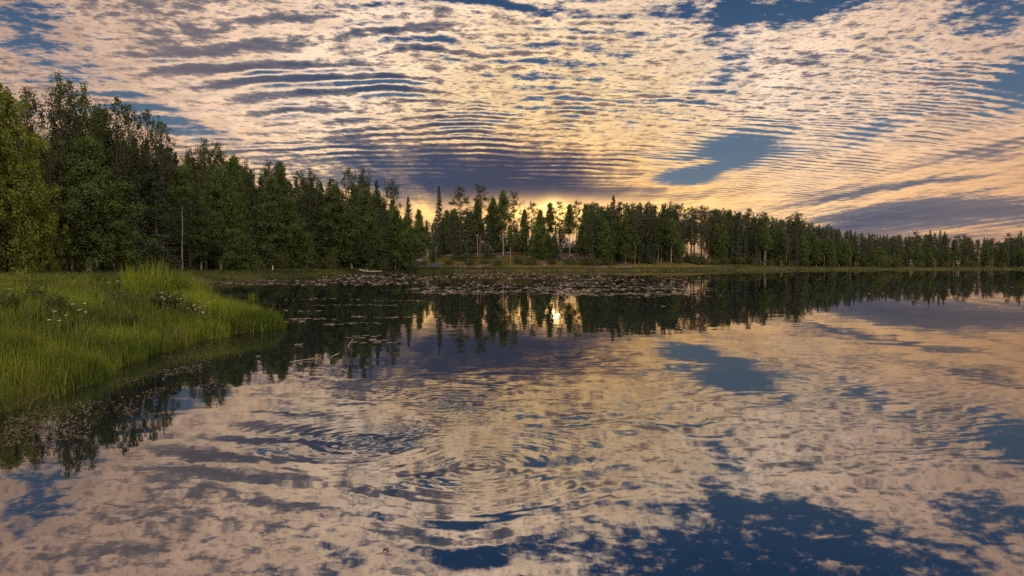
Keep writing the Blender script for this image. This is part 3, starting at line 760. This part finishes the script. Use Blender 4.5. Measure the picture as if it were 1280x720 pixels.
# broad arching sedge and dead straw among the meadow grass
n = 9000
D = np.sqrt(r.uniform(6.5 ** 2, 34 ** 2, n)); px = r.uniform(-80, 350, n); X = PX(px, D); sd_ = sdist(X, D)
k = (sd_ > -.1) & (bumpf(X * 2.1 + 5, D * 2.1 + 2) > -.05) & (r.uniform(size=n) < np.clip(12 / D, 0, 1)); D, X = D[k], X[k]
v_, q_, t_ = blades(X, D, ground(X, D), r.uniform(.35, .72, len(D)), .0021 * D * r.uniform(.7, 1.3, len(D)), r, .75)
tag(link('sedge', mesh_np('sedge', v_, [q_, t_]), M['herb']), kind='stuff')
n = 5200
D = np.sqrt(r.uniform(6.5 ** 2, 34 ** 2, n)); px = r.uniform(-80, 350, n); X = PX(px, D); sd_ = sdist(X, D)
k = (sd_ > -.2) & ((sd_ < .6) | (bumpf(X * 2.6 + 1, D * 2.6 + 8) > .15)) & (r.uniform(size=n) < np.clip(12 / D, 0, 1)); D, X = D[k], X[k]
v_, q_, t_ = blades(X, D, np.maximum(ground(X, D), -.03), r.uniform(.20, .66, len(D)), .0010 * D * r.uniform(.7, 1.3, len(D)), r, .7)
tag(link('dead_straw', mesh_np('dead_straw', v_, [q_, t_]), M['straw']), kind='stuff')
# far banks
n = 420000
D = np.sqrt(r.uniform(50 ** 2, 262 ** 2, n)); px = r.uniform(-40, 1340, n); X = PX(px, D); sd_ = sdist(X, D)
k = (sd_ > -1.2) & (sd_ < 55) & (r.uniform(size=n) < np.where(sd_ < 14, 1, .45)) & ~((np.abs(X - 8) < 60) & (D > 206)); D, X, sd_ = D[k], X[k], sd_[k]
v_, q_, t_ = blades(X, D, np.maximum(ground(X, D), -.1), np.where(X > -15, r.uniform(.08, .28, len(D)), r.uniform(.25, .7, len(D))), .0008 * D * r.uniform(.6, 1.4, len(D)), r, .35)
print('far blades', len(D))
tag(link('bank_grass', mesh_np('bank_grass', v_, [q_, t_]), M['bank_grass']), kind='stuff')
n = 80000
D = r.uniform(198, 275, n); X = r.uniform(-48, 58, n); sd_ = sdist(X, D); k = sd_ > 6; D, X = D[k], X[k]
pn = bumpf(X * .55, D * .55)
hea = (pn > .05) & (X > 9) & (X < 28) & (D < 250) | (pn > .42)
for nm, sel, mt in (('slope_grass', ~hea, 'slope_grass'), ('heather', hea, 'heather')):
    v_, q_, t_ = blades(X[sel], D[sel], ground(X[sel], D[sel]), r.uniform(.3, .8, sel.sum()), .22 * r.uniform(.6, 1.4, sel.sum()), r, .5)
    tag(link(nm, mesh_np(nm, v_, [q_, t_]), M[mt]), kind='stuff')

# ------------------------------------------------------------------ herbs and white umbels on the near bank
for q, (px, D, R_, h, lab) in enumerate([(46, 17.5, .55, .75, 'dark leafy weed clump high on the grassy bank near the left edge'), (66, 15.5, .45, .60, 'dark leafy weed clump beside the white flowers at left'),
        (12, 15.0, .4, .6, 'dark leafy weed clump cut by the left edge'), (150, 17.5, .6, .62, 'dark leafy weed clump in mid bank below the tall grass'), (205, 18.5, .6, .6, 'dark leafy weed clump in the shade of the tall grass clump'), (228, 18.0, .5, .55, 'dark leafy weed clump left of the white flower row')]):
    tv, tf, lv, lf = bush(R_, h, 300 + q, 3000, .055)
    X = PX(px, D); o = empty('weed_clump', (X, D, g1(X, D)), q * 1.1)
    tag(o, lab, 'weed', 'leafy weeds on the near bank')
    link('stems', mesh_np('weed_stems', tv, [tf], True), M['stem'], o); link('leaves', mesh_np('weed_leaves', lv, [lf]), M['herb'], o)
def umbel():
    r = np.random.default_rng(9); ps = [(np.array([[0, 0, -.6], [.01, 0, -.25], [0, 0, 0]]), [.006, .005, .004])]; fl = []
    for i in range(16):
        a = i * 2.4; q = math.sqrt((i + .5) / 16) * .052; e = np.array([math.cos(a) * q, math.sin(a) * q, .035 - q * q * 4])
        ps.append((np.array([[0, 0, 0], e * .6, e]), [.002, .0015, .001])); fl.append(e + r.normal(size=(9, 3)) * np.array([.008, .008, .003]))
    tv, tf = tubes(ps, 5); lv, lf = leaves(np.concatenate(fl), .016, r, .8)
    return mesh_np('umbel_stem', tv, [tf], True), mesh_np('umbel_head', lv, [lf])
us, uh = umbel(); us.materials.append(M['stem']); uh.materials.append(M['petal'])
UMB = [(11, 362, 'alone near the left edge'), (67, 390, 'largest of the left flower patch'), (82, 395, 'right of the largest one'), (60, 401, 'lowest of the left flower patch'), (73, 402, 'small one below the left patch'),
       (99, 388, 'in the loose trio at left'), (105, 380, 'topmost of the loose trio'), (106, 391, 'right end of the loose trio'), (86, 341, 'far back before the dark woods'), (90, 381, 'on a bent stalk by the trio'),
       (136, 354, 'in the pale back row, left end'), (147, 352, 'in the pale back row, middle'), (155, 352, 'in the pale back row, right end'),
       (202, 372, 'left of the flower knot under the tall grass'), (205, 374, 'centre of the flower knot under the tall grass'), (212, 371, 'right of the flower knot under the tall grass'), (202, 366, 'top of the flower knot under the tall grass'), (226, 374, 'alone right of the tall grass flower knot'),
       (249, 377, 'upper left of the ridge flowers'), (260, 379, 'brightest of the ridge flowers'), (242, 382, 'middle left of the ridge flowers'), (234, 386, 'left end of the ridge flowers'), (244, 387, 'lower middle of the ridge flowers'), (249, 385, 'between the ridge flowers'), (253, 391, 'lowest of the ridge flowers'), (256, 383, 'right end of the ridge flowers')]
for q, (px, py, lab) in enumerate(UMB):
    best = None
    for D in np.arange(9, 40, .5):
        X = PX(px, D); z = CAM_H - (py - HOR) / FPX * D; gz = g1(X, D)
        if float(sdist(np.array([X]), np.array([D]))[0]) > .4 and .42 < z - gz < .85:
            best = (X, D, z); break
    if best is None: print('umbel?', px, py); continue
    o = empty('white_flower', best, q * 1.7, (.5,) * 3); o.rotation_euler = (rng.normal() * .15, rng.normal() * .15, q * 1.7)
    tag(o, 'white umbel flower in the grass, ' + lab, 'flower', 'white umbel flowers on the near bank')
    link('stem', us, None, o); link('flower_head', uh, None, o)

# ------------------------------------------------------------------ floating leaves
def pad_arrays(seed, lift):
    r = np.random.default_rng(seed); n = 14; a = np.linspace(.18, 2 * np.pi - .18, n)
    rad = 1 + r.normal(size=n) * .05
    z = lift * np.maximum(0, np.cos(a - r.uniform(0, 6.28))) ** 2 + .03
    rim = np.stack([np.cos(a) * rad, np.sin(a) * rad, z], -1); mid_ = rim * np.array([.6, .6, .0]) + np.array([0, 0, .02])
    V_ = np.concatenate([[[0, 0, .015]], mid_, rim]); k = np.arange(n - 1)
    return V_, np.stack([k * 0, 1 + k, 2 + k], -1), np.stack([1 + k, 1 + n + k, 2 + n + k, 2 + k], -1)
PADS = [pad_arrays(s, l) for s, l in ((1, .05), (2, .10), (3, .22), (4, .04), (5, .30))]
pad_me = []
for V_, T_, Q_ in PADS:
    me = mesh_np('lily_pad', V_, [T_, Q_], True); me.materials.append(M['pad']); pad_me.append(me)
spots = []
def band(x0, x1, y0, y1, n, s0=.12, s1=.24, tag_=0, cl=1.0):
    k = 0
    while k < n:
        px, py = rng.uniform(x0, x1), rng.uniform(y0, y1)
        D = CAM_H * FPX / (py - HOR); X = PX(px, D)
        c_ = math.sin(X * .55 + 2.1 * math.sin(D * .21)) * math.sin(D * .43 + 1.7 * math.sin(X * .19))
        if c_ < cl - 1.15 + rng.normal() * .25 and cl > 0: k += .15; continue
        for m in range(int(rng.integers(1, 5))):
            x, y = X + rng.normal() * .6, D + rng.normal() * .5
            spots.append((x, y, rng.uniform(s0, s1), tag_)); k += 1
band(255, 530, 350.0, 356.5, 700, .14, .26, 1, .7)
band(400, 760, 341.0, 350, 1500, .16, .32, 2, .7)
band(520, 760, 352, 359, 260, .14, .26, 2, 1.0)
band(522, 880, 359.5, 368, 900, .12, .24, 3, .8)
band(700, 880, 346, 362, 620, .13, .26, 3, 1.0)
band(700, 860, 366.5, 369.5, 160, .12, .22, 3, .3)
def dashes(lst, tag_):
    for (x0, x1, py, n) in lst:
        for k in range(n):
            p = py + rng.normal() * .5; D = CAM_H * FPX / (p - HOR); X = PX(rng.uniform(x0, x1), D)
            spots.append((X, D, rng.uniform(.05, .11), tag_))
dashes([(352, 392, 374.5, 16), (352, 400, 389, 34), (360, 420, 399, 38), (355, 380, 402, 16), (390, 500, 381.5, 60), (455, 540, 376, 34), (380, 450, 374, 34), (440, 520, 397, 30), (405, 425, 406, 10), (430, 455, 404, 16),
        (450, 475, 404, 10), (440, 475, 420, 12), (425, 455, 422.5, 10), (458, 480, 426, 16), (440, 500, 429, 16), (500, 560, 397, 12), (620, 660, 385, 8), (780, 830, 372, 14), (860, 905, 370, 12), (815, 860, 383, 6), (1255, 1280, 359, 8), (1240, 1256, 359, 8), (1085, 1105, 367, 5), (475, 520, 363, 14)], 0)
spots = [s for s in spots if float(sdist(np.array([s[0]]), np.array([s[1]]))[0]) < -.25]
kept, cells_ = [], {}
for s in spots:
    key = (int(s[0] // .5), int(s[1] // .5)); ok = True
    for ii in (-1, 0, 1):
        for jj in (-1, 0, 1):
            for o_ in cells_.get((key[0] + ii, key[1] + jj), ()):
                if (o_[0] - s[0]) ** 2 + (o_[1] - s[1]) ** 2 < (.78 * (o_[2] + s[2])) ** 2: ok = False
    if ok: kept.append(s); cells_.setdefault(key, []).append(s)
kept.sort(key=lambda s: -s[2] / (s[1] ** 1.0))
print('pads', len(kept))
lab = {0: ('small lily pad in the broken streaks right of the grassy tip', 'lily pads in the near broken streaks'), 1: ('lily pad in the belt under the left bank meadow', 'lily pads under the left bank'),
       2: ('lily pad in the dense far carpet before the middle shore', 'lily pads of the far carpet'), 3: ('lily pad in the bright raft in the middle of the lake', 'lily pads of the middle raft')}
rest = []
for q, (x, y, s, tg_) in enumerate(kept):
    if q < 300:
        o = link('lily_pad', pad_me[q % 5]); o.location = (x, y, .003); o.rotation_euler = (0, 0, rng.uniform(0, 6.28)); o.scale = (s, s, s)
        tag(o, lab[tg_][0], 'lily pad', lab[tg_][1])
    else: rest.append((x, y, s))
Vs, T2, Q2, off = [], [], [], 0
for q, (x, y, s) in enumerate(rest):
    V_, T_, Q_ = PADS[q % 5]; a = rng.uniform(0, 6.28); c_, s_ = math.cos(a), math.sin(a)
    Vs.append(V_ @ (np.array([[c_, s_, 0], [-s_, c_, 0], [0, 0, 1]]) * s) + np.array([x, y, .003])); T2.append(T_ + off); Q2.append(Q_ + off); off += len(V_)
tag(link('lily_pad_carpet', mesh_np('lily_pad_carpet', np.concatenate(Vs), [np.concatenate(T2), np.concatenate(Q2)], True), M['pad']), kind='stuff')
# small floating weed close to the bank
C = []
for (x0, x1, y0, y1, n) in ((150, 260, 447, 492, 600), (0, 110, 508, 560, 800), (90, 190, 470, 520, 300), (170, 300, 425, 450, 400), (200, 250, 445, 470, 500)):
    px, py = r.uniform(x0, x1, n), r.uniform(y0, y1, n); D = CAM_H * FPX / (py - HOR); X = PX(px, D)
    C.append(np.stack([X, D, r.uniform(.004, .012, n)], -1)[sdist(X, D) < .1])
C = np.concatenate(C); k = bumpf(C[:, 0] * 5, C[:, 1] * 5) > -.15; C = C[k]
a = r.uniform(0, 6.28, len(C)); s = r.uniform(.010, .028, len(C)); u = np.stack([np.cos(a) * s, np.sin(a) * s, r.normal(size=len(C)) * .004], -1); v = np.stack([-np.sin(a) * s * .6, np.cos(a) * s * .6, r.normal(size=len(C)) * .003], -1)
V_ = np.stack([C - u, C - v, C + u, C + v], 1).reshape(-1, 3)
tag(link('floating_weed', mesh_np('floating_weed', V_, [np.arange(len(V_)).reshape(-1, 4)]), M['weed']), kind='stuff')
# bleached twigs and a curled leaf
for (x0, y0, x1, y1, z1, labl) in ((368, 431, 378, 433, .01, 'short bleached twig lying flat before the dark tree reflections'), (434, 434, 440, 428, .12, 'bleached twig slanting up out of the water'),
        (411, 448, 424, 444, .03, 'forked bleached twig afloat below the slanting twig'), (424, 464, 434, 467, .02, 'lowest bleached twig, nearest the bright reflections'), (362, 453, 402, 449, .01, 'long thin bleached twig across the dark reflections')):
    D0, D1 = CAM_H * FPX / (y0 - HOR), CAM_H * FPX / (y1 - HOR); D1 = D0 + np.clip(D1 - D0, -.35, .35)
    p0, p1 = np.array([PX(x0, D0), D0, .006]), np.array([PX(x1, D1), D1, .006 + z1])
    md = (p0 + p1) / 2 + np.array([0, .02, .01]); sdv = p1 - p0
    tv, tf = tubes([(np.array([p0, md, p1]) - p0, [.008, .007, .004]), (np.array([md, md + sdv * .25 + np.array([.02, .06, .03])]) - p0, [.005, .003])], 6)
    o = link('floating_twig', mesh_np('floating_twig', tv, [tf], True), M['dead']); o.location = p0
    tag(o, labl, 'twig', 'bleached twigs on the water')
aa = np.linspace(.3, 6.0, 22); D = CAM_H * FPX / (693 - HOR)
ring = np.stack([np.cos(aa) * .017, np.sin(aa) * .017, .006 + .002 * np.sin(aa * 2)], -1)
tv, tf = tubes([(ring, .003 + .0015 * np.sin(aa))], 6)
o = link('curled_leaf', mesh_np('curled_leaf', tv, [tf], True), M['bark']); o.location = (PX(480, D), D, 0)
tag(o, 'tiny dark curled ring of a leaf floating on the near water', 'leaf')
# reed tuft standing in the inlet
tuft = []
D = 33.0; X = PX(316, D); n = 60
v_, q_, t_ = blades(rng.normal(size=n) * .12, rng.normal(size=n) * .12, np.zeros(n), rng.uniform(.2, .5, n), np.full(n, .025), r, .4)
o = link('reed_tuft', mesh_np('reed_tuft', v_, [q_, t_]), M['reed']); o.location = (X, D, 0)
tag(o, 'small yellow reed tuft standing alone in the dark inlet', 'reeds')

# ------------------------------------------------------------------ things on the far banks
def box(bm, x0, x1, y0, y1, z0, z1):
    vs = [bm.verts.new((x, y, z)) for z in (z0, z1) for (x, y) in ((x0, y0), (x1, y0), (x1, y1), (x0, y1))]
    for f in ((3, 2, 1, 0), (4, 5, 6, 7), (0, 1, 5, 4), (1, 2, 6, 5), (2, 3, 7, 6), (3, 0, 4, 7)): bm.faces.new([vs[i] for i in f])
def bm_obj(name, fn, mat, parent=None, bevel=0.0):
    bm = bmesh.new(); fn(bm)
    if bevel: bmesh.ops.bevel(bm, geom=bm.edges[:], offset=bevel, segments=2, affect='EDGES')
    me = bpy.data.meshes.new(name); bm.to_mesh(me); bm.free()
    return link(name, me, mat, parent)
def house(name, X, Y, rz, W, Dp, H, nwin, wall, label, win_h, veranda):
    z = g1(X, Y) - .2; o = empty(name, (X, Y, z), rz); tag(o, label, 'house')
    def walls(bm):
        box(bm, -W / 2, W / 2, -Dp / 2, Dp / 2, 0, H)
        for y in (-Dp / 2, Dp / 2):
            pass
    bm_obj('wall', walls, M[wall], o)
    def roof(bm):
        e = .5; vs = [bm.verts.new(p) for p in ((-W / 2 - e, -Dp / 2 - e, H - .05), (W / 2 + e, -Dp / 2 - e, H - .05), (W / 2 + e, Dp / 2 + e, H - .05), (-W / 2 - e, Dp / 2 + e, H - .05), (-W / 2 - e, 0, H + 1.3), (W / 2 + e, 0, H + 1.3))]
        for f in ((0, 1, 5, 4), (2, 3, 4, 5), (0, 4, 3), (1, 2, 5), (3, 2, 1, 0)): bm.faces.new([vs[i] for i in f])
    bm_obj('roof', roof, M['roof'], o)
    bm_obj('fascia', lambda bm: box(bm, -W / 2 - .52, W / 2 + .52, -Dp / 2 - .56, -Dp / 2 - .505, H - .16, H + .04), M['white_paint'], o)
    for k in range(nwin):
        cx_ = -W / 2 + (k + .5) * W / nwin; w = W / nwin * .36; y = -Dp / 2
        def fr(bm):
            box(bm, cx_ - w, cx_ - w + .14, y - .06, y - .003, H * .25, H * .25 + win_h); box(bm, cx_ + w - .14, cx_ + w, y - .06, y - .003, H * .25, H * .25 + win_h)
            box(bm, cx_ - w + .14, cx_ + w - .14, y - .06, y - .003, H * .25 + win_h - .14, H * .25 + win_h); box(bm, cx_ - w + .14, cx_ + w - .14, y - .06, y - .003, H * .25, H * .25 + .14)
        f = bm_obj('window', fr, M['white_paint'], o)
        bm_obj('pane', lambda bm: box(bm, cx_ - w + .14, cx_ + w - .14, y - .03, y - .006, H * .25 + .14, H * .25 + win_h - .14), M['glass'], f)
    bm_obj('chimney', lambda bm: box(bm, W * .2, W * .2 + .6, .2, .8, H + .6, H + 2.0), M['rock'], o)
    if veranda:
        def deck(bm):
            box(bm, -W / 2 - .3, W / 2 + .3, -Dp / 2 - 1.9, -Dp / 2 - .07, .35, .5)
        bm_obj('deck', deck, M['dead'], o)
        for k in range(5):
            x = -W / 2 + k * W / 4
            bm_obj('post', lambda bm: box(bm, x - .08, x + .08, -Dp / 2 - 1.85, -Dp / 2 - 1.69, .5, H - .18), M['white_paint'], o)
        bm_obj('railing', lambda bm: (box(bm, -W / 2, W / 2, -Dp / 2 - 1.68, -Dp / 2 - 1.62, 1.2, 1.3), box(bm, -W / 2, W / 2, -Dp / 2 - 1.68, -Dp / 2 - 1.62, .8, .86)), M['dead'], o)
house('cabin', PX(535, 258), 258, .1, 6.4, 4.5, 2.9, 4, 'cabin_wall', 'dark cabin with white window frames and veranda posts on the slope', 1.5, True)
house('house', PX(711, 272), 272, -.15, 5.5, 6, 2.9, 2, 'house_wall', 'small pale blue-grey house half hidden by trees below the glow', 1.2, False)
def boulder(X, Y, s, label, seed, group='boulders on the middle slope'):
    bm = bmesh.new(); bmesh.ops.create_icosphere(bm, subdivisions=3, radius=1); rr_ = random.Random(seed); ph = [rr_.uniform(0, 6) for _ in range(6)]
    for v in bm.verts:
        c_ = v.co; k = 1 + .16 * math.sin(c_.x * 2.3 + ph[0]) * math.sin(c_.y * 2.7 + ph[1]) + .10 * math.sin(c_.z * 4.1 + ph[2] + c_.x * 3) + .05 * math.sin(c_.y * 9 + ph[3])
        v.co = Vector((c_.x * k * 1.3, c_.y * k, c_.z * k * .72))
    me = bpy.data.meshes.new('boulder'); bm.to_mesh(me); bm.free()
    for p in me.polygons: p.use_smooth = True
    o = link('boulder', me, M['rock']); o.location = (X, Y, g1(X, Y) + s * .25); o.scale = (s, s, s); o.rotation_euler = (0, 0, seed)
    tag(o, label, 'rock', group)
for q, (px, D, s, labl) in enumerate([(553, 252, .9, 'pale upright boulder right of the cabin'), (561, 246, 1.1, 'grey boulder uphill between cabin and pine pair'), (525, 226, 1.8, 'rounded grey boulder below the cabin at left'), (545, 244, 1.3, 'flat grey boulder under the tallest spruce'),
        (622, 232, 1.1, 'grey boulder by the airy birch'), (700, 236, 1.3, 'broad grey boulder among the heather'), (715, 238, 1.1, 'grey boulder in front of the pale house'), (706, 230, .9, 'small boulder at the lower edge of the heather'), (683, 226, 1.0, 'boulder at the left end of the heather')]):
    boulder(PX(px, D), D, s, labl, q + 3)
def tarp():
    nx, ny = 36, 14; u, v = np.meshgrid(np.linspace(-1, 1, nx), np.linspace(-1, 1, ny)); X = u * 6.0; Y = v * 1.6
    Zt = 1.15 * np.clip(1 - np.abs(u) ** 3, 0, 1) * np.clip(1 - v ** 2, 0, 1) ** .7 * (1 + .25 * np.sin(u * 7 + 1) + .1 * np.sin(u * 19 + v * 4)) - .1
    i = np.arange(ny - 1)[:, None] * nx; j = np.arange(nx - 1)[None, :]
    return np.stack([X, Y, Zt], -1).reshape(-1, 3), np.stack([i + j, i + j + 1, i + nx + j + 1, i + nx + j], -1).reshape(-1, 4)
tv, tf = tarp(); D = 202; X = PX(541, D)
o = link('tarpaulin', mesh_np('tarpaulin', tv, [tf], True), M['tarp']); o.location = (X, D, g1(X, D)); tag(o, 'long dark blue covered heap at the foot of the middle slope', 'tarpaulin')
D = 128.0; X0, X1 = PX(449, D), PX(477, D); zz = g1((X0 + X1) / 2, D) + .55
tv, tf = tubes([(np.array([[0, 0, .35], [.9, 0, .1], [1.8, .1, 0], [X1 - X0, .2, .05]]), [.13, .16, .15, .09]), (np.array([[1.2, 0, .08], [1.6, .3, .5]]), [.06, .03])], 8)
o = link('fallen_log', mesh_np('fallen_log', tv, [tf], True), M['dead']); o.location = (X0, D, zz); tag(o, 'pale bleached fallen log lying at the meadow edge of the left bank', 'log')
D = 112.0; X = PX(341, D)
tv, tf = tubes([(np.array([[0, 0, -.1], [0, 0, .2], [.02, 0, .7], [.0, .03, 1.1]]), [.34, .20, .13, .10])] + [(np.array([[0, 0, .25], [math.cos(a) * .35, math.sin(a) * .35, .05], [math.cos(a) * .6, math.sin(a) * .6, -.08]]), [.09, .06, .03]) for a in (0, 1.3, 2.6, 3.9, 5.2)], 8)
o = link('tree_stump', mesh_np('tree_stump', tv, [tf], True), M['dead']); o.location = (X, D, g1(X, D)); tag(o, 'pale pointed stump with spreading roots at the left meadow edge', 'stump')
